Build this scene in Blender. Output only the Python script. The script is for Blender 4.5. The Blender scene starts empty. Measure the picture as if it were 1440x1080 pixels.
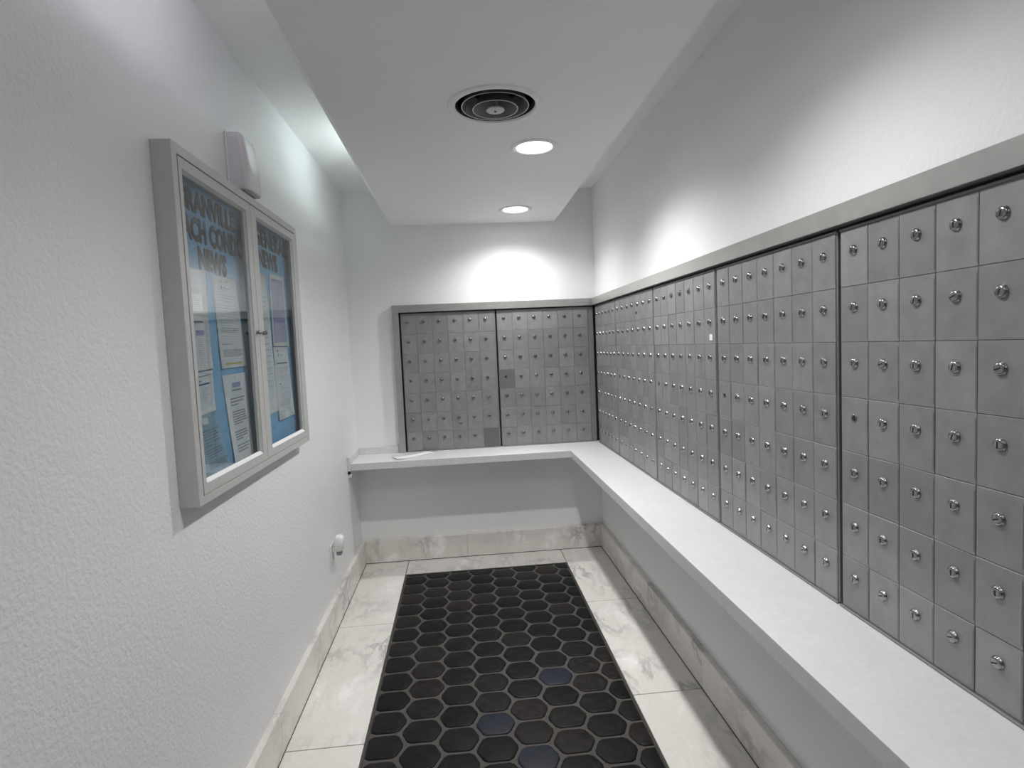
import bpy, bmesh, math, random
from mathutils import Vector, Matrix
random.seed(11)
C = bpy.context.scene.collection
sc = bpy.context.scene
PI = math.pi

# ------------------------------------------------------------------ camera, world, exposure
cam_d = bpy.data.cameras.new('camera')
cam = bpy.data.objects.new('camera', cam_d)
C.objects.link(cam)
cam_d.sensor_fit = 'HORIZONTAL'
cam_d.sensor_width = 36.0
cam_d.lens = 813.04 / 1440 * 36.0
cam_d.clip_start = 0.02
r_ = Vector((0.99507331, -0.08866433, -0.04435927))
u_ = Vector((0.04997097, 0.06210695, 0.99681775))
f_ = Vector((0.08562716, 0.99412341, -0.06623161))
m = Matrix.Identity(4)
for i in range(3):
    m[i][0] = r_[i]; m[i][1] = u_[i]; m[i][2] = -f_[i]
m[2][3] = 1.5
cam.matrix_world = m
sc.camera = cam

w = bpy.data.worlds.new('world'); sc.world = w
w.use_nodes = True
w.node_tree.nodes['Background'].inputs[0].default_value = (0.9, 0.95, 1.0, 1)
w.node_tree.nodes['Background'].inputs[1].default_value = 0.3
vs = sc.view_settings
vs.view_transform = 'Standard'; vs.look = 'None'; vs.gamma = 1.0; vs.use_curve_mapping = False
vs.exposure = 0.46
LAMP = 14.0         # downlight lens emission
SPOT = 50.0        # power of each downlight
TUBE = 9.0        # cove tube emission
sc.cycles.max_bounces = 12
sc.cycles.diffuse_bounces = 8
sc.cycles.use_denoising = True
sc.cycles.caustics_reflective = False
sc.cycles.caustics_refractive = False

# ------------------------------------------------------------------ measures (metres)
XL, XW, YB = -0.767, 0.985, 4.130          # wall planes
XLB, XRB, YBB, ZB = -0.740, 0.957, 4.0913, 0.1645   # baseboard faces
YF = -1.70                                 # wall behind the viewer
ZU, ZS = 2.5965, 2.3654                    # upper ceiling, soffit underside
XS0, XS1 = -0.4313, 0.7062
XM0, XM1, YM, YM0 = -0.4417, 0.6538, 3.838, -0.60
XC, YC, ZC, ZC2, YCE = 0.7015, 3.794, 0.780, 0.735, 0.60
XP, YP = 0.9455, 4.0845                    # front plane of the steel surround
XD, YD = 0.965, 4.104                      # front plane of the mailbox doors

# ------------------------------------------------------------------ materials
def mat(name, base, rough=0.5, metal=0.0, spec=0.5, emit=None, estr=0.0, ior=None):
    mt = bpy.data.materials.new(name); mt.use_nodes = True
    b = mt.node_tree.nodes['Principled BSDF']
    b.inputs['Base Color'].default_value = (*base, 1)
    b.inputs['Roughness'].default_value = rough
    b.inputs['Metallic'].default_value = metal
    b.inputs['Specular IOR Level'].default_value = spec
    if emit:
        b.inputs['Emission Color'].default_value = (*emit, 1)
        b.inputs['Emission Strength'].default_value = estr
    return mt
def nt(mt):
    t = mt.node_tree
    return t, t.nodes, t.links, t.nodes['Principled BSDF']
def coord(mt, kind='Object'):
    t, n, l, b = nt(mt)
    tc = n.new('ShaderNodeTexCoord')
    return tc.outputs[kind]
def noise(mt, src, scale, detail=4, rough=0.5, dist=0.0, sc3=None):
    t, n, l, b = nt(mt)
    if sc3:
        mp = n.new('ShaderNodeMapping'); mp.inputs['Scale'].default_value = sc3
        l.new(src, mp.inputs[0]); src = mp.outputs[0]
    k = n.new('ShaderNodeTexNoise')
    k.inputs['Scale'].default_value = scale; k.inputs['Detail'].default_value = detail
    k.inputs['Roughness'].default_value = rough; k.inputs['Distortion'].default_value = dist
    l.new(src, k.inputs['Vector'])
    return k.outputs['Fac']
def ramp(mt, src, stops):
    t, n, l, b = nt(mt)
    k = n.new('ShaderNodeValToRGB')
    while len(k.color_ramp.elements) < len(stops): k.color_ramp.elements.new(0.5)
    for e, (p, c) in zip(k.color_ramp.elements, stops):
        e.position = p; e.color = (*c, 1) if len(c) == 3 else c
    l.new(src, k.inputs[0])
    return k.outputs[0]
def bump(mt, src, strength, dist):
    t, n, l, b = nt(mt)
    k = n.new('ShaderNodeBump'); k.inputs['Strength'].default_value = strength
    k.inputs['Distance'].default_value = dist
    l.new(src, k.inputs['Height']); l.new(k.outputs[0], b.inputs['Normal'])
def mix(mt, a, b_, fac, mode='MIX'):
    t, n, l, b = nt(mt)
    k = n.new('ShaderNodeMix'); k.data_type = 'RGBA'; k.blend_type = mode
    for s, v in ((0, fac), (6, a), (7, b_)):
        if isinstance(v, (float, int)): k.inputs[s].default_value = v
        elif isinstance(v, tuple): k.inputs[s].default_value = (*v, 1)
        else: l.new(v, k.inputs[s])
    return k.outputs[2]
def to(mt, src, name):
    t, n, l, b = nt(mt); l.new(src, b.inputs[name])
def rnd(mt):
    t, n, l, b = nt(mt)
    k = n.new('ShaderNodeObjectInfo'); return k.outputs['Random']

def paint(name, base, rough, bs, bd, scale=120, mott=0.03):
    mt = mat(name, base, rough)
    co = coord(mt)
    nf = noise(mt, co, scale, 3, 0.55)
    bump(mt, nf, bs, bd)
    big = noise(mt, co, 2.3, 4)
    lo = tuple(c * (1 - mott) for c in base)
    to(mt, ramp(mt, big, [(0.3, lo), (0.7, base)]), 'Base Color')
    return mt
M = {}
M['wall'] = paint('wall_paint', (0.87, 0.88, 0.885), 0.55, 0.35, 0.004, 75)
M['wall_left'] = paint('wall_paint_rollered', (0.86, 0.862, 0.875), 0.45, 0.6, 0.005, 82)
M['ceil'] = paint('ceiling_paint', (0.90, 0.903, 0.905), 0.6, 0.12, 0.002, 160)
M['wall_grey'] = mat('bounce_cut_grey', (0.35, 0.35, 0.35), 0.7)  # grey chosen to cut bounce light from the unseen wall behind the viewer
M['soffit_edge'] = mat('soffit_edge_paint', (0.93, 0.93, 0.93), 0.5)

def marble(name, dark=1.0):
    mt = mat(name, (0.8, 0.78, 0.75), 0.28)
    co = coord(mt, 'Object')
    t, n, l, b = nt(mt)
    oi = n.new('ShaderNodeObjectInfo')
    add = n.new('ShaderNodeVectorMath'); add.operation = 'ADD'
    mul = n.new('ShaderNodeVectorMath'); mul.operation = 'SCALE'
    cmb = n.new('ShaderNodeCombineXYZ')
    l.new(oi.outputs['Random'], cmb.inputs[0]); l.new(oi.outputs['Random'], cmb.inputs[1])
    l.new(cmb.outputs[0], mul.inputs[0]); mul.inputs['Scale'].default_value = 37.0
    l.new(co, add.inputs[0]); l.new(mul.outputs[0], add.inputs[1])
    v = add.outputs[0]
    a = noise(mt, v, 3.6, 9, 0.62, 0.3, (1.3, 0.6, 1.0))
    a2 = noise(mt, v, 5.5, 7, 0.62, 0.35, (1.5, 0.6, 1))
    veil = ramp(mt, a, [(0.28, (0.58, 0.57, 0.555)), (0.42, (0.655, 0.64, 0.62)), (0.54, (0.66, 0.645, 0.625)), (0.60, (0.70, 0.685, 0.67)), (0.66, (0.78, 0.77, 0.76))])
    vein = ramp(mt, a2, [(0.44, (1, 1, 1)), (0.50, (0.56, 0.565, 0.575)), (0.56, (1, 1, 1))])
    mask = ramp(mt, noise(mt, v, 2.1, 3), [(0.44, (0, 0, 0)), (0.62, (1, 1, 1))])
    col = mix(mt, veil, vein, mask, 'MULTIPLY')
    fine = noise(mt, v, 55, 4)
    col = mix(mt, col, ramp(mt, fine, [(0.3, (0.94, 0.94, 0.93)), (0.7, (1, 1, 1))]), 1.0, 'MULTIPLY')
    if dark != 1.0: col = mix(mt, col, (dark, dark * 0.995, dark * 0.985), 1.0, 'MULTIPLY')
    to(mt, col, 'Base Color')
    bump(mt, fine, 0.08, 0.001)
    return mt
M['marble'] = marble('marble', 1.28)
M['marble_base'] = marble('marble_baseboard', 1.2)
M['joint'] = mat('marble_joint', (0.10, 0.095, 0.09), 0.8)
M['grout'] = mat('hex_grout', (0.075, 0.068, 0.063), 0.8)
bump(M['grout'], noise(M['grout'], coord(M['grout']), 220, 4), 0.5, 0.002)

def hexmat():
    mt = mat('hex_tile_glaze', (0.02, 0.024, 0.024), 0.36, 0, 0.14)
    t, n, l, b = nt(mt)
    rr = rnd(mt)
    base = ramp(mt, rr, [(0.0, (0.006, 0.0085, 0.008)), (0.35, (0.009, 0.012, 0.011)), (0.6, (0.011, 0.0122, 0.0118)), (0.80, (0.0175, 0.0165, 0.0162)), (0.97, (0.020, 0.0168, 0.0165))])
    co = coord(mt)
    f = noise(mt, co, 34, 6, 0.6, 0.6)
    col = mix(mt, base, ramp(mt, f, [(0.3, (0.45, 0.45, 0.45)), (0.55, (1, 1, 1)), (0.72, (1.9, 1.95, 1.9))]), 1.0, 'MULTIPLY')
    to(mt, col, 'Base Color')
    to(mt, ramp(mt, f, [(0.3, (0.38,) * 3), (0.7, (0.6,) * 3)]), 'Roughness')
    bump(mt, noise(mt, co, 26, 4, 0.5), 0.5, 0.004)
    return mt
M['hex'] = hexmat()
M['hex_blue'] = mat('hex_tile_blue_glaze', (0.010, 0.0135, 0.026), 0.5, 0, 0.3)
bump(M['hex_blue'], noise(M['hex_blue'], coord(M['hex_blue']), 26, 4), 0.4, 0.003)
M['strip'] = mat('inset_edge_strip', (0.060, 0.052, 0.047), 0.5)

def steel(name, base, rough, metal, amt=0.10, brushed=None, spot=True):
    mt = mat(name, base, rough, metal)
    co = coord(mt)
    rr = rnd(mt)
    t, n, l, b = nt(mt)
    cmb = n.new('ShaderNodeVectorMath'); cmb.operation = 'ADD'
    l.new(co, cmb.inputs[0])
    k3 = n.new('ShaderNodeCombineXYZ'); l.new(rr, k3.inputs[0]); l.new(rr, k3.inputs[2])
    k4 = n.new('ShaderNodeVectorMath'); k4.operation = 'SCALE'; k4.inputs['Scale'].default_value = 20
    l.new(k3.outputs[0], k4.inputs[0]); l.new(k4.outputs[0], cmb.inputs[1])
    v = cmb.outputs[0]
    c = base
    f = noise(mt, v, 22, 5, 0.6)
    col = ramp(mt, f, [(0.25, tuple(x * (1 - amt) for x in c)), (0.75, tuple(x * (1 + amt) for x in c))])
    sh = ramp(mt, rr, [(0, (1 - amt * 0.7,) * 3), (1, (1 + amt * 0.7,) * 3)])
    col = mix(mt, col, sh, 1.0, 'MULTIPLY')
    to(mt, col, 'Base Color')
    to(mt, ramp(mt, f, [(0.2, (rough * 0.85,) * 3), (0.8, (min(1, rough * 1.2),) * 3)]), 'Roughness')
    if brushed:
        bump(mt, noise(mt, v, 1.0, 3, 0.6, 0, brushed), 0.12, 0.0006)
    else:
        bump(mt, noise(mt, v, 300, 2), 0.08, 0.0005)
    return mt
M['door'] = steel('mailbox_door_steel', (0.29, 0.292, 0.292), 0.44, 0.42, 0.13)
M['blank'] = steel('mailbox_blank_plate', (0.16, 0.155, 0.155), 0.5, 0.4, 0.05)
M['dull'] = steel('mailbox_dull_door', (0.20, 0.20, 0.20), 0.45, 0.45, 0.05)
M['body'] = steel('mailbox_body_steel', (0.26, 0.26, 0.258), 0.48, 0.45, 0.05)
M['frame'] = steel('surround_brushed_steel', (0.41, 0.41, 0.40), 0.32, 0.5, 0.06, (8, 8, 900))
M['black'] = mat('shadow_gap_black', (0.012, 0.012, 0.013), 0.7)
M['chrome'] = mat('lock_chrome', (0.34, 0.34, 0.345), 0.22, 1.0)
M['keyway'] = mat('lock_keyway', (0.015, 0.015, 0.015), 0.6)
M['sticker'] = mat('sticker_white', (0.8, 0.8, 0.8), 0.5)
M['smudge'] = mat('stamp_mark', (0.10, 0.10, 0.10), 0.6)

def laminate(name, base):
    mt = mat(name, base, 0.33)
    co = coord(mt)
    a = noise(mt, co, 9, 6, 0.7, 0.4)
    c = noise(mt, co, 60, 4, 0.7)
    col = ramp(mt, a, [(0.3, tuple(x * 0.95 for x in base)), (0.7, base)])
    col = mix(mt, col, ramp(mt, c, [(0.35, (0.95, 0.95, 0.955)), (0.65, (1, 1, 1))]), 1.0, 'MULTIPLY')
    to(mt, col, 'Base Color')
    return mt
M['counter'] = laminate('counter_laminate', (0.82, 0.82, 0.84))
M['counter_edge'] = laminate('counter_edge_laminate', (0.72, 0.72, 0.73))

M['alu'] = steel('cabinet_aluminium', (0.55, 0.555, 0.55), 0.42, 0.15, 0.04, (700, 12, 12))
M['alu_side'] = steel('cabinet_side_aluminium', (0.50, 0.495, 0.50), 0.45, 0.35, 0.06, (60, 60, 3))
M['alu_shaded'] = mat('cabinet_shaded_aluminium', (0.22, 0.22, 0.225), 0.5, 0.3)
M['highlight_white'] = mat('glazing_stop_highlight', (0.92, 0.92, 0.92), 0.35)  # white stands in for highlights on the door sills and the dispenser
M['blue'] = mat('board_blue_paper', (0.10, 0.30, 0.52), 0.7)
to(M['blue'], ramp(M['blue'], noise(M['blue'], coord(M['blue']), 6, 5), [(0.3, (0.12, 0.30, 0.50)), (0.7, (0.145, 0.345, 0.56))]), 'Base Color')
M['letter'] = mat('letter_cutout_dark', (0.022, 0.025, 0.03), 0.8)
M['paper'] = mat('paper_white', (0.90, 0.90, 0.91), 0.7)
M['paper_blue'] = mat('paper_pale_blue', (0.34, 0.56, 0.72), 0.7)
M['ink'] = mat('ink_grey', (0.16, 0.16, 0.18), 0.8)
M['ink_light'] = mat('ink_light_grey', (0.50, 0.50, 0.54), 0.8)
M['ink_blue'] = mat('ink_navy', (0.05, 0.06, 0.22), 0.8)
M['ink_violet'] = mat('ink_violet', (0.20, 0.20, 0.38), 0.8)
M['ink_gold'] = mat('ink_gold', (0.42, 0.37, 0.10), 0.8)
M['photo'] = mat('flyer_picture', (0.3, 0.3, 0.42), 0.6)
to(M['photo'], ramp(M['photo'], noise(M['photo'], coord(M['photo']), 7, 5, 0.6), [(0.3, (0.34, 0.34, 0.46)), (0.55, (0.25, 0.26, 0.38)), (0.75, (0.20, 0.23, 0.35))]), 'Base Color')
M['plastic'] = mat('white_plastic', (0.74, 0.72, 0.75), 0.25)
M['plastic2'] = mat('white_plastic_satin', (0.82, 0.82, 0.82), 0.35)
M['greyplastic'] = mat('grey_plastic', (0.30, 0.29, 0.29), 0.3)
M['vent'] = mat('vent_paint', (0.62, 0.62, 0.61), 0.45)
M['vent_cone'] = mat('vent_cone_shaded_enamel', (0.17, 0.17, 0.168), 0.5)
M['vent_dark'] = mat('vent_void_dark', (0.035, 0.035, 0.035), 0.6)  # shade of the throat's void put into the colour; also screw and struts
M['lamp'] = mat('downlight_lens', (1, 1, 1), 0.5, emit=(1.0, 0.955, 0.90), estr=LAMP)
M['tube'] = mat('fluorescent_tube', (1, 1, 1), 0.5, emit=(0.86, 1.0, 0.97), estr=TUBE * 1.05)
M['tube2'] = mat('fluorescent_tube_cool', (1, 1, 1), 0.5, emit=(0.93, 0.93, 1.0), estr=TUBE * 0.6)

def glassmat():
    mt = bpy.data.materials.new('cabinet_glass'); mt.use_nodes = True
    n, l = mt.node_tree.nodes, mt.node_tree.links
    n.remove(n['Principled BSDF'])
    o = n['Material Output']
    tr = n.new('ShaderNodeBsdfTransparent'); tr.inputs[0].default_value = (0.96, 0.985, 0.985, 1)
    gl = n.new('ShaderNodeBsdfGlossy'); gl.inputs['Roughness'].default_value = 0.015
    fr = n.new('ShaderNodeFresnel'); fr.inputs[0].default_value = 1.95
    mx = n.new('ShaderNodeMixShader')
    ge = n.new('ShaderNodeNewGeometry')
    mu = n.new('ShaderNodeMath'); mu.operation = 'SUBTRACT'; mu.use_clamp = True
    l.new(fr.outputs[0], mu.inputs[0]); l.new(ge.outputs['Backfacing'], mu.inputs[1])   # reflect once, at the outer face
    l.new(mu.outputs[0], mx.inputs[0]); l.new(tr.outputs[0], mx.inputs[1]); l.new(gl.outputs[0], mx.inputs[2])
    l.new(mx.outputs[0], o.inputs[0])
    return mt
M['glass'] = glassmat()

# ------------------------------------------------------------------ mesh helpers
def obj(name, bm, m_, parent=None, loc=None, kind=None, smooth=None):
    me = bpy.data.meshes.new(name)
    bmesh.ops.recalc_face_normals(bm, faces=bm.faces) if smooth != 'keep' else None
    bm.to_mesh(me); bm.free()
    for k in (m_ if isinstance(m_, (list, tuple)) else [m_]): me.materials.append(M[k])
    o = bpy.data.objects.new(name, me)
    if loc: o.location = loc
    if parent: o.parent = parent
    if kind: o['kind'] = kind
    C.objects.link(o)
    return o
def box(bm, x0, x1, y0, y1, z0, z1, bev=0.0, mi=0, seg=1):
    n0 = len(bm.faces)
    vs_ = [bm.verts.new((x, y, z)) for x in (x0, x1) for y in (y0, y1) for z in (z0, z1)]
    q = [(0, 1, 3, 2), (4, 6, 7, 5), (0, 4, 5, 1), (2, 3, 7, 6), (0, 2, 6, 4), (1, 5, 7, 3)]
    fs = [bm.faces.new([vs_[i] for i in f]) for f in q]
    bmesh.ops.recalc_face_normals(bm, faces=fs)
    for f in fs: f.material_index = mi
    if bev:
        es = list({e for f in fs for e in f.edges})
        r = bmesh.ops.bevel(bm, geom=es, offset=bev, segments=seg, affect='EDGES', clamp_overlap=True)
        for f in r['faces']: f.material_index = mi
def nb(): return bmesh.new()
def B(*a, **k):
    bm = nb(); box(bm, *a, **k); return bm
def prism(bm, pts, z0, z1, axis='z', mi=0):
    """extrude a polygon"""
    def P(a, b_, c):
        return {'z': (a, b_, c), 'x': (c, a, b_), 'y': (a, c, b_)}[axis]
    lo = [bm.verts.new(P(a, b_, z0)) for a, b_ in pts]
    hi = [bm.verts.new(P(a, b_, z1)) for a, b_ in pts]
    fs = [bm.faces.new(lo), bm.faces.new(hi)]
    for i in range(len(pts)):
        j = (i + 1) % len(pts)
        fs.append(bm.faces.new((lo[i], lo[j], hi[j], hi[i])))
    for f in fs: f.material_index = mi
    bmesh.ops.recalc_face_normals(bm, faces=fs)
    return fs
def lathe(bm, prof, seg=24, axis='z', c=(0, 0, 0), mi=0, cap=(False, False), smooth=True):
    rings = []
    for r, h in prof:
        ring = []
        for i in range(seg):
            a = 2 * PI * i / seg
            p = (r * math.cos(a), r * math.sin(a), h)
            if axis == 'y': p = (p[0], p[2], p[1])
            if axis == 'x': p = (p[2], p[0], p[1])
            ring.append(bm.verts.new((p[0] + c[0], p[1] + c[1], p[2] + c[2])))
        rings.append(ring)
    fs = []
    for a, b_ in zip(rings, rings[1:]):
        for i in range(seg):
            j = (i + 1) % seg
            f = bm.faces.new((a[i], a[j], b_[j], b_[i])); f.smooth = smooth; fs.append(f)
    if cap[0]: fs.append(bm.faces.new(rings[0]))
    if cap[1]: fs.append(bm.faces.new(rings[-1]))
    for f in fs: f.material_index = mi
    return fs
def empty(name, loc=(0, 0, 0), rz=0.0, label=None, cat=None, group=None, kind=None):
    o = bpy.data.objects.new(name, None); C.objects.link(o)
    o.location = loc; o.rotation_euler = (0, 0, rz); o.empty_display_size = 0.05
    return tag(o, label, cat, group, kind)
def tag(o, label=None, cat=None, group=None, kind=None):
    if label: o['label'] = label
    if cat: o['category'] = cat
    if group: o['group'] = group
    if kind: o['kind'] = kind
    return o
def place(name, mesh, parent, loc, label=None):
    o = bpy.data.objects.new(name, mesh); o.location = loc
    if parent: o.parent = parent
    C.objects.link(o)
    if label: o['label'] = label
    return o

# ------------------------------------------------------------------ room shell
T = 0.12
ST = 'structure'
tag(obj('wall_left', B(XL - T, XL, YF - T, YB + T, -0.1, ZU + T), 'wall_left', kind=ST), 'rough-rollered off-white wall with the notice cabinet on it')
tag(obj('wall_back', B(XL, XW, YB, YB + T, -0.1, ZU + T), 'wall', kind=ST), 'short white far wall behind the two mailbox units')
tag(obj('wall_right', B(XW, XW + T, YF - T, YB + T, -0.1, ZU + T), 'wall', kind=ST), 'white right-hand wall above and below the long mailbox row')
tag(obj('wall_front', B(XL, XW, YF - T, YF, -0.1, ZU + T), 'wall_grey', kind=ST), 'unseen wall behind the viewer, greyed to cut bounce light')
ceiling = tag(obj('ceiling', B(XL, XW, YF, YB, ZU, ZU + T), 'ceil', kind=ST), 'grey-white upper ceiling around the dropped soffit')
# dropped soffit: solid box with a ledge on the left that hides the cove tubes
bm = nb()
prism(bm, [(-0.31, 2.392), (XS0 + 0.0004, 2.392), (XS0 + 0.0004, ZS), (XS1, ZS), (XS1, ZU), (-0.31, ZU)], YF, YB, axis='y')
sof = obj('soffit', bm, 'ceil', ceiling)
# cut the round duct opening of the air vent
bmc = nb(); lathe(bmc, [(0.1455, ZS - 0.05), (0.1455, ZS + 0.10)], 64, c=(0.168, 2.140, 0), cap=(True, True), smooth=False)
cut = obj('cutter', bmc, 'ceil')
bo = sof.modifiers.new('b', 'BOOLEAN'); bo.operation = 'DIFFERENCE'; bo.solver = 'EXACT'; bo.object = cut
dg_ = bpy.context.evaluated_depsgraph_get(); dg_.update()
me_ = bpy.data.meshes.new_from_object(sof.evaluated_get(dg_))
sof.modifiers.clear(); sof.data = me_
bpy.data.objects.remove(cut)
bm = nb()
prism(bm, [(XS0 + 0.0002, ZS - 0.0012), (XS0 - 0.0175, ZS + 0.0100), (XS0 - 0.0175, ZS + 0.0270), (XS0 + 0.0002, ZS + 0.0270)], YF, YB, axis='y')
obj('soffit_lip', bm, 'soffit_edge', ceiling)

# ------------------------------------------------------------------ floor
floor = tag(obj('floor', B(XL, XW, YF, YB, -0.1, -0.006), 'joint', kind=ST), 'marble-bordered floor with an inset of black hexagon tiles')
def marble_tile(x0, x1, y0, y1):
    g = 0.0024
    cx, cy = (x0 + x1) / 2, (y0 + y1) / 2
    obj('marble_tile', B(x0 + g - cx, x1 - g - cx, y0 + g - cy, y1 - g - cy, -0.006, 0.0, bev=0.0012), 'marble', floor, (cx, cy, 0))
ly = [YB, 3.152, 2.172, 1.192, 0.212, -0.768, YF]
for a, b_ in zip(ly, ly[1:]): marble_tile(XL, XM0, b_, a)
ry = [YB, 3.213, 2.310, 1.407, 0.504, -0.399, -1.30, YF]
for a, b_ in zip(ry, ry[1:]): marble_tile(XM1, XW, b_, a)
marble_tile(XM0, XM1, YM, YB); marble_tile(XM0, XM1, YF, YM0)
# grout bed of the inset and its dark edge strip
obj('grout_bed', B(XM0, XM1, YM0, YM, -0.006, -0.0030), 'grout', floor)
e = 0.009
for a in ((XM0, XM0 + e, YM0, YM), (XM1 - e, XM1, YM0, YM), (XM0 + e, XM1 - e, YM - e, YM), (XM0 + e, XM1 - e, YM0, YM0 + e)):
    obj('edge_strip', B(*a, -0.003, 0.0012, bev=0.0008), 'strip', floor)

PX = 0.1447; RC = 0.0904; FL = 0.0543          # lattice pitch, cell tip radius, cell half flat
def clip_poly(P, x0, x1, y0, y1):
    def cut(P, f, inter):
        out = []
        for i in range(len(P)):
            a, b2 = P[i], P[(i + 1) % len(P)]
            fa, fb = f(a), f(b2)
            if fa >= 0: out.append(a)
            if fa * fb < 0:
                t = fa / (fa - fb); out.append((a[0] + t * (b2[0] - a[0]), a[1] + t * (b2[1] - a[1])))
        return out
    for f in (lambda p: p[0] - x0, lambda p: x1 - p[0], lambda p: p[1] - y0, lambda p: y1 - p[1]):
        if len(P) < 3: return []
        P = cut(P, f, None)
    return P
def hex_poly(rg):
    g = 0.0070
    hh = PX / 2 - g; s = (PX / 2) / (RC - FL)
    a = FL - g * 0.55; t = RC - g * 1.18
    base = [(t, 0), (a, hh), (-a, hh), (-t, 0), (-a, -hh), (a, -hh)]
    base = [(x + rg.uniform(-.0018, .0018), y + rg.uniform(-.0018, .0018)) for x, y in base]
    out = []
    n = len(base)
    for i in range(n):                                   # round the corners
        p0, p1, p2 = base[i - 1], base[i], base[(i + 1) % n]
        for q in (p0, p2):
            d = math.hypot(q[0] - p1[0], q[1] - p1[1]); k = 0.011 / d
            out.append((p1[0] + (q[0] - p1[0]) * k, p1[1] + (q[1] - p1[1]) * k))
    return out
def tile_mesh(P):
    P2 = []
    for p in P:
        if not P2 or math.hypot(p[0] - P2[-1][0], p[1] - P2[-1][1]) > 0.0008: P2.append(p)
    P = P2
    cx = sum(p[0] for p in P) / len(P); cy = sum(p[1] for p in P) / len(P)
    bm = nb()
    def ring(off, z):
        o = []
        for p in P:
            d = math.hypot(p[0] - cx, p[1] - cy); k = max(0, 1 - off / d)
            o.append(bm.verts.new((cx + (p[0] - cx) * k, cy + (p[1] - cy) * k, z)))
        return o
    R = [ring(0, -0.0045), ring(0.0002, -0.0015), ring(0.0028, 0.0010), ring(0.009, 0.0019)]
    for a, b2 in zip(R, R[1:]):
        for i in range(len(P)):
            j = (i + 1) % len(P)
            f = bm.faces.new((a[i], a[j], b2[j], b2[i])); f.smooth = True
    f = bm.faces.new(R[-1]); f.smooth = True
    bmesh.ops.recalc_face_normals(bm, faces=bm.faces)
    return bm
variants = []
for k in range(8):
    bm = tile_mesh(hex_poly(random)); me = bpy.data.meshes.new('hex_tile'); bm.to_mesh(me); bm.free()
    me.materials.append(M['hex']); variants.append(me)
blue_me = variants[2].copy(); blue_me.materials.clear(); blue_me.materials.append(M['hex_blue'])
cx0, cy0 = 0.0645, 2.2147
bx = (XM0 + e + 0.003, XM1 - e - 0.003, YM0 + e + 0.003, YM - e - 0.003)
for ci in range(-5, 6):
    X = cx0 + ci * PX
    for rj in range(-22, 14):
        Y = cy0 + rj * PX + (PX / 2 if ci % 2 else 0)
        full = X - RC > bx[0] and X + RC < bx[1] and Y - PX / 2 > bx[2] and Y + PX / 2 < bx[3]
        if full:
            blue = (ci, rj) in ((0, 0), (1, -2), (2, 2))
            o = place('hex_tile', blue_me if blue else random.choice(variants), floor, (X, Y, random.uniform(-0.0006, 0.0004)), 'dark blue hexagon tile' if blue else None)
            o.rotation_euler = (random.uniform(-.006, .006), random.uniform(-.006, .006), PI if random.random() < .5 else 0)
        else:
            P = [(x + X, y + Y) for x, y in hex_poly(random)]
            P = clip_poly(P, *bx)
            if len(P) < 3: continue
            xs = [p[0] for p in P]; ys = [p[1] for p in P]
            if (max(xs) - min(xs)) < 0.015 or (max(ys) - min(ys)) < 0.012: continue
            mx_, my_ = sum(xs) / len(xs), sum(ys) / len(ys)
            obj('hex_tile', tile_mesh([(x - mx_, y - my_) for x, y in P]), 'hex', floor, (mx_, my_, 0))

# ------------------------------------------------------------------ marble baseboards
def slab(par, x0, x1, y0, y1):
    c = ((x0 + x1) / 2, (y0 + y1) / 2, ZB / 2)
    obj('marble_slab', B(x0 - c[0], x1 - c[0], y0 - c[1], y1 - c[1], 0.0005 - c[2], ZB - c[2], bev=0.0025), 'marble_base', par, c)
bl = empty('baseboard_left', (0, 0, 0), 0, 'marble baseboard along the left wall', kind=ST)
g = 0.0006
for a, b_ in ((2.156, YBB), (0.95, 2.156), (-0.25, 0.95), (YF, -0.25)): slab(bl, XL + .0004, XLB, a + g, b_ - g)
br = empty('baseboard_right', (0, 0, 0), 0, 'marble baseboard under the long counter', kind=ST)
for a, b_ in ((2.310, YBB), (0.50, 2.310), (-0.90, 0.50), (YF, -0.90)): slab(br, XRB, XW - .0004, a + g, b_ - g)
bb = empty('baseboard_back', (0, 0, 0), 0, 'marble baseboard on the far wall', kind=ST)
slab(bb, XL + .0004, -0.02 - g, YBB, YB - .0004); slab(bb, -0.02 + g, XW - .0004, YBB, YB - .0004)

for par, a in ((bl, (XLB - .001, XLB + .0022, YF, YBB)), (br, (XRB - .0022, XRB + .001, YF, YBB)), (bb, (XLB + .0024, XRB - .0024, YBB - .0022, YBB + .001))):
    obj('dark_caulk', B(*a, 0.0003, 0.0034, bev=.0008), 'black', par)

# ------------------------------------------------------------------ counter
cn = empty('counter', (0, 0, ZC2), 0, 'white L-shaped laminate counter running under all the mailboxes', 'counter')
bm = nb()
h = ZC - ZC2
fs = prism(bm, [(XL + .0195, YC), (XC, YC), (XC, YCE), (XW - .0005, YCE), (XW - .0005, YB - .0005), (XL + .0195, YB - .0005)], 0, h)
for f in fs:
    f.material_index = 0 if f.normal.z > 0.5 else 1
es = [e_ for e_ in bm.edges if all(v.co.z > h - 1e-4 for v in e_.verts)]
bmesh.ops.bevel(bm, geom=es, offset=0.0012, segments=1, affect='EDGES')
obj('countertop', bm, ['counter', 'counter_edge'], cn)
obj('upstand', B(XL + .0004, XL + .019, 3.773, YB - .0005, 0, 0.0905, bev=.001), 'counter_edge', cn)
obj('upstand', B(XL + .0195, -0.4625, YB - .019, YB - .0005, h + .0003, 0.0925, bev=.001), 'counter_edge', cn)

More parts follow.
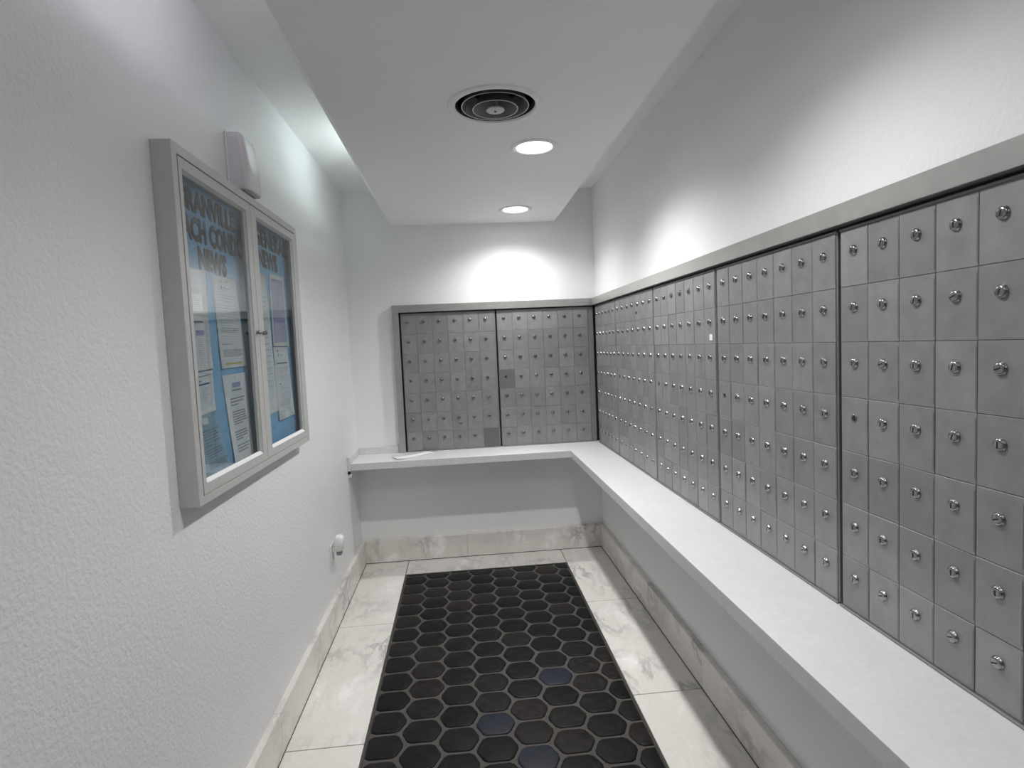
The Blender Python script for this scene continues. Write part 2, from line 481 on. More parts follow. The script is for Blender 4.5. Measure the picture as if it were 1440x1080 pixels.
# ------------------------------------------------------------------ mailbox surround (steel frame)
sr = empty('mailbox_surround', (0, 0, ZC), 0, 'brushed steel trim framing the mailbox units above the counter', 'trim')
Z0, Z1 = 1.762, 1.8127
def zz(v): return v - ZC
obj('top_rail', B(-0.4616, XP - .012, YP, YB - .0005, zz(Z0), zz(Z1), bev=.0008), 'frame', sr)
obj('top_rail', B(XP, XW - .0005, 0.64, YB - .0005, zz(Z0), zz(Z1), bev=.0008), 'frame', sr)
obj('corner_piece', B(XP - .0112, XP - .0002, YP + .0004, YB - .0005, zz(Z0), zz(Z1), bev=.0006), 'frame', sr)
obj('side_rail', B(-0.4616, -0.4183, YP, YB - .0005, 0.0005, zz(Z0) - .0004, bev=.0008), 'frame', sr)
obj('side_rail', B(XP, XW - .0005, 0.64, 0.683, 0.0005, zz(Z0) - .0004, bev=.0008), 'frame', sr)
obj('gap_shade_panel', B(-0.4180, XW - .004, YB - .006, YB - .0008, 0.0005, zz(Z0) - .0004), 'black', sr)  # black sheet put in for the shade in gaps around the units
obj('gap_shade_panel', B(XW - .006, XW - .0008, 0.6835, YB - .0065, 0.0005, zz(Z0) - .0004), 'black', sr)

# ------------------------------------------------------------------ mailbox units
NR = 7; RP = 0.1377; ROW0 = 1.7465 - ZC        # top of row 1 above counter
def lock_mesh():
    bm = nb()
    lathe(bm, [(0.0130, 0.0), (0.0128, -0.0018), (0.0116, -0.0026), (0.0114, -0.0044), (0.0098, -0.0062), (0.0064, -0.0072)], 18, 'y', cap=(False, True))
    box(bm, -0.0013, 0.0013, -0.0077, -0.006, -0.0066, 0.0048, mi=1)
    me = bpy.data.meshes.new('lock'); bm.to_mesh(me); bm.free()
    me.materials.append(M['chrome']); me.materials.append(M['keyway'])
    return me
def hole_mesh():
    bm = nb()
    lathe(bm, [(0.0105, 0.0), (0.0105, -0.0012), (0.0082, -0.0016), (0.0076, -0.0004)], 14, 'y')
    lathe(bm, [(0.0077, -0.0006), (0.001, -0.0005)], 14, 'y', mi=1, cap=(False, True))
    me = bpy.data.meshes.new('lock_hole'); bm.to_mesh(me); bm.free()
    me.materials.append(M['chrome']); me.materials.append(M['keyway'])
    return me
LOCK, HOLE = lock_mesh(), hole_mesh()
def door_mesh(w_, h_, mname, hinge=True):
    bm = nb()
    b_ = 0.0006; t_ = 0.0030
    o = [(0, 0), (w_, 0), (w_, h_), (0, h_)]
    i = [(b_, b_), (w_ - b_, b_), (w_ - b_, h_ - b_), (b_, h_ - b_)]
    r0 = [bm.verts.new((x, t_, z)) for x, z in o]
    r1 = [bm.verts.new((x, b_, z)) for x, z in o]
    r2 = [bm.verts.new((x, 0, z)) for x, z in i]
    for a, c in ((r0, r1), (r1, r2)):
        for k in range(4):
            j = (k + 1) % 4; bm.faces.new((a[k], a[j], c[j], c[k]))
    bm.faces.new(r2)
    if hinge:                                            # rolled hinge edge on the right
        z0, z1 = 0.008, h_ - 0.010
        prev = None
        for k in range(5):
            a = PI * k / 4
            x = w_ - 0.0034 + 0.0024 * math.cos(a); y = -0.0016 * math.sin(a) + 0.0002
            cur = (bm.verts.new((x, y, z0)), bm.verts.new((x, y, z1)))
            if prev:
                f = bm.faces.new((prev[0], cur[0], cur[1], prev[1])); f.smooth = True
            prev = cur
    bmesh.ops.recalc_face_normals(bm, faces=bm.faces)
    me = bpy.data.meshes.new('door'); bm.to_mesh(me); bm.free(); me.materials.append(M[mname])
    return me
def mailbox_unit(loc, rz, width, x_first, pitch, ncol, label, group, lockx=0.5, holes=(), blanks=(), dulls=(), locks=True):
    """local x runs along the wall, -y faces the room; loc is the lower left corner on the door plane"""
    u = empty('mailbox_unit', loc, rz, label, 'mailboxes', group)
    gz = 0.0055
    bm = nb()
    bm_top = 1.7535 - ZC
    box(bm, gz, width - gz, 0.0022, 0.014, 0.003, bm_top, bev=0.0008)
    box(bm, gz, width - gz, -0.0005, 0.0022, ROW0 + 0.0018, bm_top - .0002)       # top rail
    obj('body', bm, 'body', u)
    obj('bottom_lip', B(gz, width - gz, -0.0065, 0.0018, 0.0008, 0.0058, bev=0.0008), 'body', u)
    dw, dh = pitch - 0.0016, RP - 0.0014
    std = door_mesh(dw, dh, 'door')
    for c in range(ncol):
        for r in range(NR):
            z = ROW0 - (r + 1) * RP + 0.0007
            if r == NR - 1: z = max(z, 0.0068)
            me = std
            lab = None
            if r == NR - 1: me = low = mailbox_unit.low.setdefault((round(dw, 4), 'door'), door_mesh(dw, ROW0 - (NR - 1) * RP - 0.0007 - 0.0068, 'door'))
            if (r, c) in blanks:
                me = door_mesh(dw, ROW0 - (NR - 1) * RP - 0.0007 - 0.0068, 'blank', False); lab = 'dark blank plate without a lock'
            if (r, c) in dulls: me = door_mesh(dw, dh, 'dull', False); lab = 'darker door with an empty lock hole'
            if lab is None and (r, c) in holes: lab = 'door with an empty lock hole'
            d = place('door', me, u, (x_first + c * pitch + 0.0008, random.uniform(-0.0011, 0.0004), z), lab)
            d.rotation_euler = (0, 0, random.uniform(-0.006, 0.006))
            if (r, c) in blanks: continue
            hl = (r, c) in holes or (r, c) in dulls
            k = place('lock_hole' if hl else 'lock', HOLE if hl else LOCK, d, (dw * lockx, 0.0, RP - 0.052))
            if not hl: k.rotation_euler = (0, random.choice((0, 0, 0, 0.12, -0.15, 0.3, 1.2)), 0)
    return u
mailbox_unit.low = {}
GB, GR = 'mailbox units on the far wall', 'mailbox units on the long right wall'
# far wall
mailbox_unit((-0.4135, YD, ZC), 0, 0.6725, 0.0085, 0.1085, 6,
             'left mailbox unit on the far wall, a dark blank plate at its lower right', GB, 0.41,
             holes=((3, 0),), blanks=((6, 5),))
ub = mailbox_unit((0.2595, YD, ZC), 0, 0.7035, 0.0085, 0.1085, 6,
             'right steel mailbox unit on the far wall, one darker door at its left edge', GB, 0.41,
             dulls=((3, 0),))
# right wall, from the corner towards the viewer
ys = [4.070, 3.530, 2.824, 2.112, 1.404, 0.698]
RZ = -PI / 2
mailbox_unit((XD, ys[0], ZC), RZ, ys[0] - ys[1], 0.007, 0.0868, 6,
             'narrow steel mailbox unit in the corner, farthest on the right wall', GR, 0.5)
u2 = mailbox_unit((XD, ys[1], ZC), RZ, ys[1] - ys[2], 0.0085, 0.0984, 7,
             'right-wall mailbox unit second from the corner, an extra keyhole in its top row', GR, 0.5, holes=((3, 0),))
u3 = mailbox_unit((XD, ys[2], ZC), RZ, ys[2] - ys[3], 0.0085, 0.0992, 7,
             'steel mailbox unit on the right wall with a small white sticker in its second row', GR, 0.5, holes=((3, 0),))
mailbox_unit((XD, ys[3], ZC), RZ, ys[3] - ys[4], 0.0085, 0.0984, 7,
             'steel mailbox unit on the right wall between the stickered unit and the nearest unit', GR, 0.5, holes=((3, 0),))
mailbox_unit((XD, ys[4], ZC), RZ, ys[4] - ys[5], 0.0095, 0.0975, 7,
             'nearest and largest-looking steel mailbox unit, cut off by the right picture edge', GR, 0.5, holes=((3, 0),))
# sticker, extra keyhole and stamped mark belong to their units
obj('sticker', B(ys[2] - 2.172, ys[2] - 2.145, -0.0022, -0.0012, 0.706, 0.730), 'sticker', u3)
bm = nb(); lathe(bm, [(0.0085, 0.0), (0.0085, -0.002), (0.006, -0.0028)], 14, 'y', c=(ys[1] - 3.099, -.001, 1.6477 - ZC), cap=(False, True))
obj('extra_keyhole', bm, 'keyway', u2)
obj('stamp_mark', B(-0.040 + .4135, -0.010 + .4135, -0.0019, -0.0012, 0.181, 0.190), 'smudge', bpy.data.objects['mailbox_unit'])

# ------------------------------------------------------------------ notice cabinet on the left wall
Y0, Y1, ZB0, ZB1, XF = 1.5917, 2.7246, 1.1049, 2.0691, -0.7144
nc = empty('notice_cabinet', (XL, (Y0 + Y1) / 2, ZB0), 0, 'aluminium wall cabinet with two glass doors over a blue notice board', 'notice board')
def L(y): return y - (Y0 + Y1) / 2
def Zc_(z): return z - ZB0
bw = 0.0275
D = XF - XL
bm = nb()
box(bm, 0.0004, D, L(Y0), L(Y0 + bw), 0, Zc_(ZB1), bev=.001)
box(bm, 0.0004, D, L(Y1 - bw), L(Y1), 0, Zc_(ZB1), bev=.001)
box(bm, 0.0004, D - .0001, L(Y0 + bw - .001), L(Y1 - bw + .001), 0.0001, 0.0235, bev=.0006)
box(bm, 0.0004, D - .0001, L(Y0 + bw - .001), L(Y1 - bw + .001), Zc_(ZB1) - 0.0275, Zc_(ZB1) - .0001, bev=.0006)
obj('case', bm, 'alu', nc)
obj('back_board', B(0.0006, 0.0125, L(Y0 + bw), L(Y1 - bw), 0.0237, Zc_(ZB1) - .028), 'blue', nc)
bm = nb()
for a in ((L(Y0 + bw) - .0002, L(Y0 + bw) + .0052, 0.0237, Zc_(ZB1) - .028), (L(Y1 - bw) - .0050, L(Y1 - bw) + .0002, 0.0237, Zc_(ZB1) - .028),
          (L(Y0 + bw) + .0054, L(Y1 - bw) - .0052, Zc_(ZB1) - .0330, Zc_(ZB1) - .0278), (L(Y0 + bw) + .0054, L(Y1 - bw) - .0052, 0.0236, 0.0270)):
    box(bm, D - .0215, D - .0195, *a)
obj('gap_shade_strip', bm, 'black', nc)  # dark strips added for the shade in the door gaps
# inner sides, their shade put into a darker grey
bm = nb()
box(bm, 0.0126, D - .022, L(Y1 - bw) - .0016, L(Y1 - bw) - .0002, 0.0237, Zc_(ZB1) - .028)
box(bm, 0.0126, D - .022, L(Y0 + bw) + .0002, L(Y0 + bw) + .0016, 0.0237, Zc_(ZB1) - .028)
obj('inner_lining', bm, 'alu_shaded', nc)
def cab_door(y0, y1, gy0, gy1, knob_y, label):
    z0, z1, gz0, gz1 = 1.1305, 2.0375, 1.1590, 2.0080
    d = empty('door', (D, L(y0), Zc_(z0))); d.parent = nc
    d['label'] = label
    w_, hh = y1 - y0, z1 - z0
    a, b_, c, e_ = gy0 - y0, gy1 - y0, gz0 - z0, gz1 - z0
    bm = nb(); t0, t1 = -0.018, 0.0
    # picture-frame of four stiles with an inner bevel towards the glass
    O = [(0, 0), (w_, 0), (w_, hh), (0, hh)]; I = [(a, c), (b_, c), (b_, e_), (a, e_)]
    v = 0.008
    I2 = [(a + v, c + v), (b_ - v, c + v), (b_ - v, e_ - v), (a + v, e_ - v)]
    R = [[bm.verts.new((t0, *p)) for p in O], [bm.verts.new((t1, *p)) for p in O], [bm.verts.new((t1, *p)) for p in I], [bm.verts.new((-0.0015, *p)) for p in I], [bm.verts.new((-0.009, *p)) for p in I2], [bm.verts.new((t0, *p)) for p in I2]]
    R.append(R[0])
    for p, q in zip(R, R[1:]):
        for k in range(4):
            j = (k + 1) % 4; bm.faces.new((p[k], p[j], q[j], q[k]))
    fo = obj('door_frame', bm, 'alu', nc); fo.location = d.location
    bpy.data.objects.remove(d)
    fo['label'] = label
    obj('glass', B(-0.0125, -0.0105, a + .001, b_ - .001, c + .001, e_ - .001), 'glass', fo)
    # sill strip coloured white to stand in for its highlight
    bm = nb(); 
    q_ = [(0.0004, c - .0008), (0.0004, c + .0012), (-0.0100, c + .0098), (-0.0100, c + .0075)]
    va = [bm.verts.new((x, a + .006, z)) for x, z in q_]; vb = [bm.verts.new((x, b_ - .006, z)) for x, z in q_]
    bm.faces.new(va); bm.faces.new(vb)
    for k in range(4): bm.faces.new((va[k], va[(k + 1) % 4], vb[(k + 1) % 4], vb[k]))
    obj('glazing_stop_highlight', bm, 'highlight_white', fo)
    bm = nb(); lathe(bm, [(0.0062, 0.0002), (0.0068, 0.004), (0.0075, 0.010), (0.0066, 0.0145), (0.003, 0.016)], 18, 'x', c=(0, knob_y - y0, 1.586 - z0), cap=(True, True))
    obj('knob', bm, 'chrome', fo)
    return fo
cab_door(Y0 + bw + .0045, 2.1485, 1.6420, 2.1045, 2.1255, 'left glazed door')
cab_door(2.1515, Y1 - bw - .001, 2.2045, 2.6570, 2.1895, 'right glazed door')
bm = nb()
for k in range(26):
    z = 0.03 + k * 0.0345
    box(bm, D - .004, D - .0006, L(Y0 + bw) - .0004, L(Y0 + bw) + .0026, z, z + .0325)
obj('hinge', bm, 'alu_shaded', nc)
# cut-out heading letters
def letters(txt, y0, y1, z0, z1, name='lettering'):
    cu = bpy.data.curves.new('t', 'FONT'); cu.body = txt; cu.size = 1; cu.offset = 0.022; cu.extrude = 0.0; cu.resolution_u = 2
    to_ = bpy.data.objects.new('t', cu); C.objects.link(to_)
    dg = bpy.context.evaluated_depsgraph_get(); dg.update()
    me = bpy.data.meshes.new_from_object(to_.evaluated_get(dg))
    bpy.data.objects.remove(to_)
    xs = [v.co.x for v in me.vertices]; zs = [v.co.y for v in me.vertices]
    a, b_, c, d = min(xs), max(xs), min(zs), max(zs)
    for v in me.vertices:
        x, z = v.co.x, v.co.y
        v.co = (0.0136, L(y0 + (x - a) / (b_ - a) * (y1 - y0)), Zc_(z0 + (z - c) / (d - c) * (z1 - z0)))
    me.materials.clear(); me.materials.append(M['letter'])
    bm = nb()
    for k, (dy, dz) in enumerate(((-.003, 0), (.003, 0), (0, .003), (0, -.003))):      # heavy hand-cut strokes
        n0 = len(bm.verts); bm.from_mesh(me); bm.verts.ensure_lookup_table()
        for v in bm.verts[n0:]: v.co += Vector((0.00012 * k, dy, dz))
    bm.to_mesh(me); bm.free()
    o = bpy.data.objects.new(name, me); o.parent = nc; C.objects.link(o)
    o['label'] = 'dark cut-out heading letters reading ' + txt
    so = o.modifiers.new('thick', 'SOLIDIFY'); so.thickness = 0.001; so.offset = 0
letters('GRANVILLE', 1.685, 2.098, 1.929, 1.992)
letters('BEACH CONDO', 1.640, 2.158, 1.846, 1.914)
letters('NEWS', 1.797, 1.998, 1.768, 1.832)
letters('GENERAL', 2.295, 2.690, 1.932, 1.998)
letters('NEWS', 2.320, 2.545, 1.851, 1.917)

# pinned papers (things), each a slightly curled sheet with printed lines
def sheet(name, q, lines, label, mname='paper', cat='notice', lift=0.0, x=None):
    """q: (y,z) of TL, TR, BR, BL; lines: (u0,u1,v0,v1,material) in sheet fractions from the top left"""
    x = XL + 0.0145 + lift if x is None else x
    def P(u, v, k=0.0):
        y = (q[0][0] * (1 - u) + q[1][0] * u) * (1 - v) + (q[3][0] * (1 - u) + q[2][0] * u) * v
        z = (q[0][1] * (1 - u) + q[1][1] * u) * (1 - v) + (q[3][1] * (1 - u) + q[2][1] * u) * v
        c = 0.0022 * (v ** 3) + 0.0006 * math.sin(u * PI)
        return (x + c + k - ox, y - oy, z - oz)
    ox, oy, oz = x, sum(p[0] for p in q) / 4, sum(p[1] for p in q) / 4
    mats = [mname]
    bm = nb()
    NU, NV = 3, 8
    g_ = [[bm.verts.new(P(i / NU, j / NV)) for i in range(NU + 1)] for j in range(NV + 1)]
    for j in range(NV):
        for i in range(NU):
            bm.faces.new((g_[j][i], g_[j][i + 1], g_[j + 1][i + 1], g_[j + 1][i])).smooth = True
    geo = bmesh.ops.solidify(bm, geom=bm.faces[:], thickness=0.0003)
    for (u0, u1, v0, v1, mn) in lines:
        if mn not in mats: mats.append(mn)
        n = max(1, int((v1 - v0) * 10))
        for k in range(n):
            a, b_ = v0 + (v1 - v0) * k / n, v0 + (v1 - v0) * (k + 1) / n
            f = bm.faces.new([bm.verts.new(P(*p, 0.0007)) for p in ((u0, a), (u1, a), (u1, b_), (u0, b_))])
            f.material_index = mats.index(mn)
    o = obj(name, bm, mats, smooth='keep', loc=(ox, oy, oz))
    return tag(o, label, cat, 'papers pinned in the notice cabinet')
def para(v0, v1, n, u0=0.1, u1=0.9, mn='ink_light', th=0.006, rag=0.12):
    out = []
    for k in range(n):
        v = v0 + (v1 - v0) * k / max(1, n - 1)
        out.append((u0, u1 - random.uniform(0, rag) * (3 if k == n - 1 else 1), v, v + th, mn))
    return out
rs = random.getstate()
# left door: left column, hidden partly by the door stile
sheet('notice', [(1.630, 1.756), (1.8348, 1.765), (1.8253, 1.6295), (1.628, 1.6225)],
      [(0.35, 0.75, 0.42, 0.46, 'ink_light'), (0.3, 0.8, 0.52, 0.9, 'paper')] + para(0.54, 0.9, 9, 0.5, 0.8, 'ink_light', 0.010), 'blank-looking white sheet at the top left of the board, under the word NEWS')
sheet('notice', [(1.629, 1.622), (1.8265, 1.630), (1.8289, 1.4714), (1.632, 1.461)],
      [(0.45, 0.78, 0.10, 0.125, 'ink'), (0.45, 0.72, 0.19, 0.205, 'ink_light'), (0.52, 0.80, 0.27, 0.36, 'ink_violet')] + para(0.42, 0.93, 16, 0.56, 0.84, 'ink_light', 0.014),
      'white sheet with a small violet block, left column of the board', lift=0.0008)
sheet('notice', [(1.632, 1.458), (1.8280, 1.4668), (1.8262, 1.3443), (1.636, 1.333)],
      [(0.35, 0.82, 0.09, 0.115, 'ink'), (0.35, 0.58, 0.20, 0.225, 'ink'), (0.45, 0.86, 0.275, 0.315, 'ink_blue')] + para(0.38, 0.66, 9, 0.6, 0.84, 'ink_light', 0.014),
      'white sheet with a navy bar across it, left column of the board', lift=0.0)
sheet('notice', [(1.640, 1.337), (1.8310, 1.3435), (1.905, 1.158), (1.700, 1.150)],
      [(0.42, 0.62, 0.06, 0.16, 'ink_light')] + para(0.26, 0.50, 6, 0.35, 0.93, 'ink', 0.014) + para(0.58, 0.70, 4, 0.32, 0.95, 'ink', 0.014) + para(0.78, 0.88, 4, 0.3, 0.97, 'ink', 0.014),
      'pale blue printed sheet hanging at the lower left of the board', 'paper_blue', lift=0.0009)
sheet('notice', [(1.8785, 1.761), (2.0681, 1.7635), (2.1060, 1.4708), (1.8935, 1.4675)],
      [(0.28, 0.34, 0.045, 0.062, 'ink'), (0.45, 0.6, 0.045, 0.055, 'ink_light'), (0.28, 0.31, 0.10, 0.14, 'ink'), (0.36, 0.66, 0.11, 0.125, 'ink_light')]
      + para(0.20, 0.26, 3) + para(0.31, 0.43, 5) + para(0.47, 0.53, 3) + para(0.56, 0.60, 3, mn='ink') + para(0.65, 0.72, 4) + [(0.1, 0.5, 0.735, 0.742, 'ink')]
      + para(0.80, 0.87, 6, mn='ink', th=0.005) + para(0.905, 0.925, 2) + [(0.14, 0.82, 0.943, 0.965, 'ink_gold')],
      'tall white letter with a yellow band near its bottom edge', lift=0.0004)
sheet('notice', [(1.8934, 1.446), (2.0904, 1.449), (2.1109, 1.1567), (1.9421, 1.1545)],
      [(0.50, 0.53, 0.02, 0.06, 'ink_light'), (0.34, 0.70, 0.095, 0.15, 'ink_violet'), (0.30, 0.74, 0.175, 0.19, 'ink')]
      + para(0.27, 0.34, 3, 0.18, 0.86, 'ink', 0.012) + para(0.42, 0.56, 6, 0.2, 0.88, 'ink', 0.012) + para(0.65, 0.74, 4, 0.2, 0.86, 'ink', 0.012) + para(0.81, 0.88, 3, 0.2, 0.88, 'ink', 0.012),
      'white letter with a violet heading, lower right behind the left glass door', lift=0.0006)
# right door
sheet('notice', [(2.215, 1.8145), (2.387, 1.8217), (2.4228, 1.2780), (2.220, 1.270)],
      [(0.5, 0.9, 0.30, 0.312, 'ink_light')] + para(0.16, 0.26, 4, 0.55) + para(0.45, 0.80, 9, 0.5, 0.92),
      'long white sheet partly hidden by the centre stile, right glass door', lift=0.0)
sheet('poster', [(2.4273, 1.8331), (2.6118, 1.8395), (2.6200, 1.5415), (2.4116, 1.5408)],
      [(0.09, 0.91, 0.06, 0.95, 'photo'), (0.14, 0.86, 0.07, 0.095, 'ink_violet'), (0.42, 0.50, 0.34, 0.47, 'ink_violet'), (0.44, 0.47, 0.28, 0.34, 'ink_violet'), (0.14, 0.86, 0.62, 0.67, 'ink_violet')],
      'white-bordered violet-grey poster at the top of the right glass door', cat='poster', lift=0.0014)
sheet('notice', [(2.4109, 1.5365), (2.6030, 1.5375), (2.6389, 1.2391), (2.4239, 1.2364)],
      [(0.2, 0.3, 0.04, 0.065, 'ink'), (0.42, 0.6, 0.045, 0.055, 'ink_light'), (0.24, 0.29, 0.09, 0.13, 'ink'), (0.42, 0.58, 0.10, 0.12, 'ink_light'), (0.15, 0.85, 0.215, 0.235, 'ink')]
      + para(0.28, 0.36, 5) + para(0.40, 0.45, 3) + [(0.2, 0.27, 0.50, 0.52, 'ink')] + para(0.54, 0.60, 4, 0.2, 0.6) + para(0.64, 0.70, 3) + para(0.74, 0.82, 6) + [(0.2, 0.4, 0.89, 0.90, 'ink_light')],
      'white typed letter below the violet poster', lift=0.0014)
random.setstate(rs)

# ------------------------------------------------------------------ wall dispenser above the cabinet
fd = empty('air_freshener', (XL, 2.175, 2.071), 0, 'white plastic dispenser on the left wall just above the notice cabinet', 'air freshener')
bm = nb()
secs = [(0.010, 0.068, 0.083), (0.020, 0.072, 0.085), (0.060, 0.072, 0.085), (0.110, 0.069, 0.084), (0.160, 0.064, 0.083), (0.205, 0.058, 0.082), (0.228, 0.054, 0.081), (0.235, 0.048, 0.076)]
rings = []
N_ = 20
for z, dep, hw in secs:                      # D-shaped sections bulging to the room
    ring = []
    z *= 0.865
    for k in range(N_ + 1):
        a = -PI / 2 + PI * k / N_
        ca, sa = math.cos(a), math.sin(a)
        x = 0.0062 + (dep - 0.006) * (abs(ca) ** 0.24)
        y = hw * 0.84 * math.copysign(abs(sa) ** 0.45, sa)
        ring.append(bm.verts.new((x, y, z)))
    rings.append(ring)
for a, b_ in zip(rings, rings[1:]):
    for k in range(N_):
        f = bm.faces.new((a[k], a[k + 1], b_[k + 1], b_[k])); f.smooth = True
bm.faces.new(rings[-1]); bm.faces.new(rings[0])
obj('cover', bm, 'plastic', fd)
obj('back_plate', B(0.0004, 0.0060, -0.073, 0.073, 0.006, 0.206, bev=.002), 'plastic2', fd)
obj('outlet_slot', B(0.0150, 0.0480, -0.055, 0.055, 0.0050, 0.0098, bev=.002), 'greyplastic', fd)
bm = nb()
for dy in (-0.034, 0.034):
    lathe(bm, [(0.004, 0), (0.0035, 0.0012), (0.001, 0.0016)], 10, 'x', c=(0.0665, dy * .4, 0.062), cap=(False, True))
obj('cover_glint', bm, 'highlight_white', fd)  # white dots modelled in place of two small highlights on the cover

# ------------------------------------------------------------------ power outlet + plug-in
ol = empty('power_outlet', (XL, 3.215, 0.352), 0, 'white outlet plate low on the left wall near the far corner', 'outlet')
obj('cover_plate', B(0.0004, 0.0065, -0.040, 0.040, 0, 0.096, bev=.002), 'plastic2', ol)
for z in (0.026, 0.068):
    obj('socket', B(0.0066, 0.0082, -0.0165, 0.0165, z - .013, z + .013, bev=.001), 'plastic', ol)
pg = empty('plug_in_night_light', (XL + 0.0084, 3.215, 0.392), 0, 'small white plug-in night light with a grey lens, in the outlet by the far corner', 'night light')
bm = nb()
rings = []
for z, x0_, x1_, hw in ((0.018, .018, .052, .022), (0.030, .014, .060, .028), (0.070, .012, .064, .030), (0.092, .014, .062, .029), (0.102, .022, .052, .022)):
    ring = []
    for k in range(16):
        a = 2 * PI * k / 16
        ca, sa = math.cos(a), math.sin(a)
        ring.append(bm.verts.new(((x0_ + x1_) / 2 + (x1_ - x0_) / 2 * math.copysign(abs(ca) ** .6, ca), hw * math.copysign(abs(sa) ** .6, sa), z)))
    rings.append(ring)
for a, b_ in zip(rings, rings[1:]):
    for k in range(16):
        bm.faces.new((a[k], a[(k + 1) % 16], b_[(k + 1) % 16], b_[k])).smooth = True
bm.faces.new(rings[0]); bm.faces.new(rings[-1])
box(bm, 0.0, 0.016, -0.014, 0.014, 0.020, 0.046, bev=.002)
obj('housing', bm, 'plastic2', pg)
bm = nb(); box(bm, .020, .050, -.018, .018, -.006, 0.0185, bev=.005, seg=2)
obj('lens', bm, 'greyplastic', pg)

# ------------------------------------------------------------------ bracket under the counter end
bk = empty('counter_clip', (XL, 3.80, 0.690), 0, 'tiny black and white clip on the wall under the left counter end', 'clip')
obj('clip_body', B(0.0004, 0.022, -0.012, 0.016, 0, 0.022, bev=.003), 'plastic', bk)
obj('clip_head', B(0.0004, 0.016, -0.016, 0.006, 0.0225, 0.0445, bev=.002), 'black', bk)

# ------------------------------------------------------------------ papers on the counter
def flat_sheet(name, q, z, t_, mname, label, cat, group=None, curl=0.0):
    ox, oy = sum(p[0] for p in q) / 4, sum(p[1] for p in q) / 4
    bm = nb(); NU = 6
    lo, hi = [], []
    for i in range(NU + 1):
        u = i / NU
        for side, (A, Bq) in enumerate(((q[0], q[1]), (q[3], q[2]))):
            x = A[0] * (1 - u) + Bq[0] * u - ox; y = A[1] * (1 - u) + Bq[1] * u - oy
            zz_ = curl * (2 * u - 1) ** 2
            lo.append(bm.verts.new((x, y, zz_))); hi.append(bm.verts.new((x, y, zz_ + t_)))
    for i in range(NU):
        a = 2 * i
        bm.faces.new((hi[a], hi[a + 2], hi[a + 3], hi[a + 1])).smooth = True
        bm.faces.new((lo[a], lo[a + 1], lo[a + 3], lo[a + 2])).smooth = True
        bm.faces.new((lo[a], lo[a + 2], hi[a + 2], hi[a])); bm.faces.new((lo[a + 1], hi[a + 1], hi[a + 3], lo[a + 3]))
    bm.faces.new((lo[0], hi[0], hi[1], lo[1])); bm.faces.new((lo[-2], lo[-1], hi[-1], hi[-2]))
    return tag(obj(name, bm, mname, loc=(ox, oy, z)), label, cat, group)
flat_sheet('leaflet', [(-0.425, 3.850), (-0.205, 4.012), (-0.262, 4.062), (-0.480, 3.905)], ZC + .0004, 0.001, 'paper',
           'thin leaflet lying under the envelope on the counter', 'leaflet', 'papers on the counter')
flat_sheet('envelope', [(-0.450, 3.815), (-0.226, 3.992), (-0.288, 4.044), (-0.500, 3.930)], ZC + .0018, 0.005, 'paper',
           'white envelope lying on the counter at its left end', 'envelope', 'papers on the counter', curl=0.007)
bm = nb(); lathe(bm, [(0.001, -.062), (0.0036, -.056), (0.0040, 0.05), (0.0036, 0.062)], 10, 'x', cap=(True, True))
pn = obj('pen', bm, 'greyplastic', loc=(-0.262, 4.068, ZC + .0046)); pn.rotation_euler = (0, 0, 0.12)
tag(pn, 'dark pen on the counter behind the envelope', 'pen')

# ------------------------------------------------------------------ ceiling fixtures
dif = empty('air_vent', (0.168, 2.140, ZS), 0, 'round ceiling air diffuser with concentric cones in the soffit', 'air vent')
bm = nb(); lathe(bm, [(0.172, -0.0003), (0.170, -0.0040), (0.152, -0.0070), (0.1470, -0.0060), (0.1440, 0.0)], 64); obj('flange', bm, 'ceil', dif, smooth='keep')
bm = nb(); lathe(bm, [(0.1440, 0.0), (0.1300, 0.030), (0.1440, 0.034), (0.1440, 0.092), (0.01, 0.092)], 64, cap=(False, True)); obj('throat', bm, 'vent_dark', dif, smooth='keep')
bm = nb(); lathe(bm, [(0.090, 0.052), (0.1190, -0.0048)], 64, mi=1); lathe(bm, [(0.1190, -0.0048), (0.1218, -0.0062), (0.1225, -0.0045)], 64); lathe(bm, [(0.1225, -0.0045), (0.094, 0.053)], 64, mi=1); obj('cone', bm, ['vent', 'vent_cone'], dif, smooth='keep')
bm = nb(); lathe(bm, [(0.048, 0.032), (0.0788, -0.0146)], 64, mi=1); lathe(bm, [(0.0788, -0.0146), (0.0815, -0.0162), (0.0824, -0.0140)], 64); lathe(bm, [(0.0824, -0.0140), (0.051, 0.033)], 64, mi=1); obj('cone', bm, ['vent', 'vent_cone'], dif, smooth='keep')
bm = nb(); lathe(bm, [(0.010, 0.060), (0.010, 0.000), (0.0300, -0.012), (0.0335, -0.0170), (0.0300, -0.0195), (0.010, -0.0205)], 40, cap=(False, True)); obj('deflector', bm, 'vent', dif, smooth='keep')
bm = nb(); lathe(bm, [(0.0045, -0.0206), (0.004, -0.0235), (0.001, -0.0240)], 10, cap=(False, True)); obj('screw', bm, 'vent_dark', dif)
bm = nb()
for k in range(3):
    a = 2 * PI * k / 3 + 0.5
    n0 = len(bm.verts); box(bm, 0.011, 0.127, -0.0015, 0.0015, 0.053, 0.060)
    bm.verts.ensure_lookup_table()
    for v in bm.verts[n0:]:
        x, y = v.co.x, v.co.y
        v.co.x, v.co.y = x * math.cos(a) - y * math.sin(a), x * math.sin(a) + y * math.cos(a)
obj('strut', bm, 'vent_dark', dif)

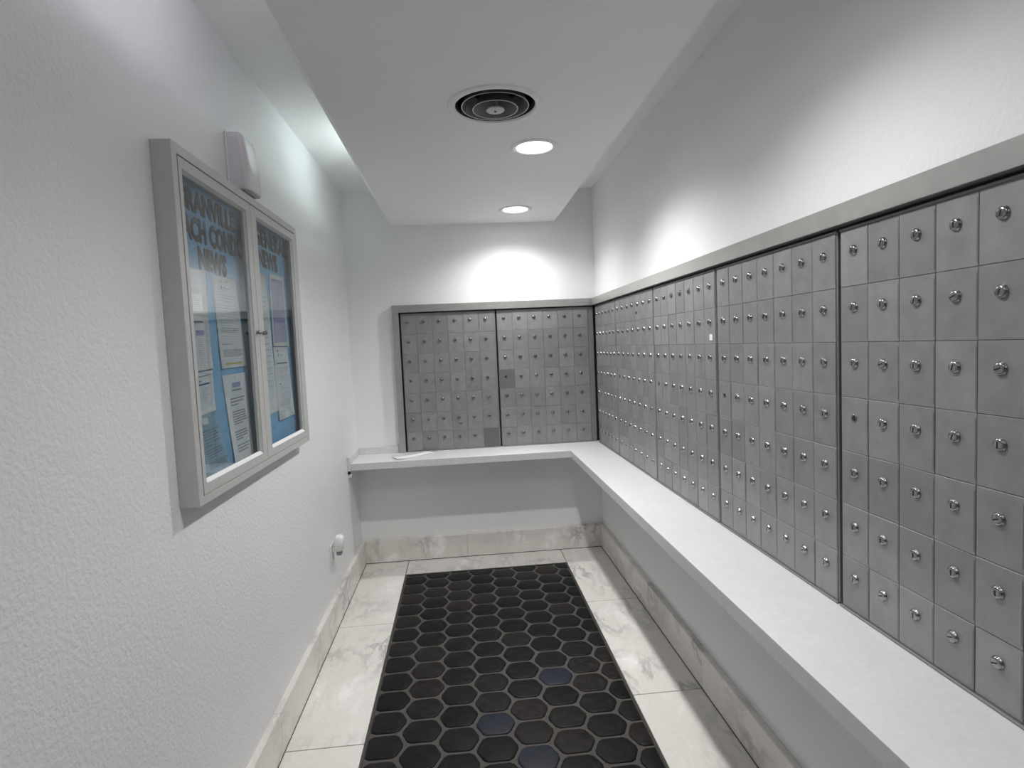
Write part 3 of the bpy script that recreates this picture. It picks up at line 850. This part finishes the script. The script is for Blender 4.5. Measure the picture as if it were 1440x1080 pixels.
spots = [(0.366, 2.576, 'round recessed downlight just beyond the air diffuser, fully in view', 1.52),
         (0.392, 3.726, 'small-looking round downlight farthest away, near the far wall', 0.92),
         (0.366, 1.320, 'downlight nearest the viewer, only its glow at the top picture edge', 0.85),
         (0.366, 0.280, 'downlight above the viewer', 0.12),
         (0.366, -0.870, 'downlight behind the viewer', 0.05)]
bm = nb(); lathe(bm, [(0.1050, -0.0003), (0.1040, -0.0050), (0.0960, -0.0075), (0.0810, -0.0068), (0.0765, -0.0030), (0.0760, -0.0012)], 48)
TR = bpy.data.meshes.new('trim_ring'); bm.to_mesh(TR); bm.free(); TR.materials.append(M['plastic2'])
bm = nb(); lathe(bm, [(0.0758, -0.0016), (0.060, -0.0022), (0.01, -0.0026)], 48, cap=(False, True))
LN = bpy.data.meshes.new('lens'); bm.to_mesh(LN); bm.free(); LN.materials.append(M['lamp'])
for x, y, lab, pw in spots:
    d = empty('downlight', (x, y, ZS), 0, lab, 'ceiling light', 'downlights in the soffit')
    place('trim_ring', TR, d, (0, 0, 0)); place('lens', LN, d, (0, 0, 0))
    ld = bpy.data.lights.new('downlight_beam', 'SPOT'); ld.energy = SPOT * pw; ld.color = (1.0, 0.985, 0.97)
    ld.spot_size = math.radians(150); ld.spot_blend = 0.9; ld.shadow_soft_size = 0.04
    lo_ = bpy.data.objects.new('downlight_beam', ld); lo_.parent = d; lo_.location = (0, 0, -0.006); C.objects.link(lo_)

# cove tubes resting on the soffit ledge
def tube(y0, y1, mname, lab):
    t_ = empty('fluorescent_tube_light', (-0.365, (y0 + y1) / 2, 2.392), 0, lab, 'tube light', 'tube lights hidden on the soffit ledge')
    hl = (y1 - y0) / 2
    obj('batten', B(-0.022, 0.022, -hl, hl, 0.0004, 0.022, bev=.002), 'plastic2', t_)
    bm = nb(); lathe(bm, [(0.0125, -hl + .03), (0.0125, hl - .03)], 16, 'y', c=(0, 0, 0.042), cap=(True, True)); obj('lamp_tube', bm, mname, t_)
    for s in (-1, 1): obj('lamp_holder', B(-0.012, 0.012, s * (hl - .018) - .010, s * (hl - .018) + .010, 0.0224, 0.058, bev=.002), 'plastic', t_)
tube(2.84, 3.34, 'tube', 'glowing cove tube whose light pools at the far end of the left cove')
tube(1.00, 1.70, 'tube2', 'glowing cove tube lighting the near end of the left cove')
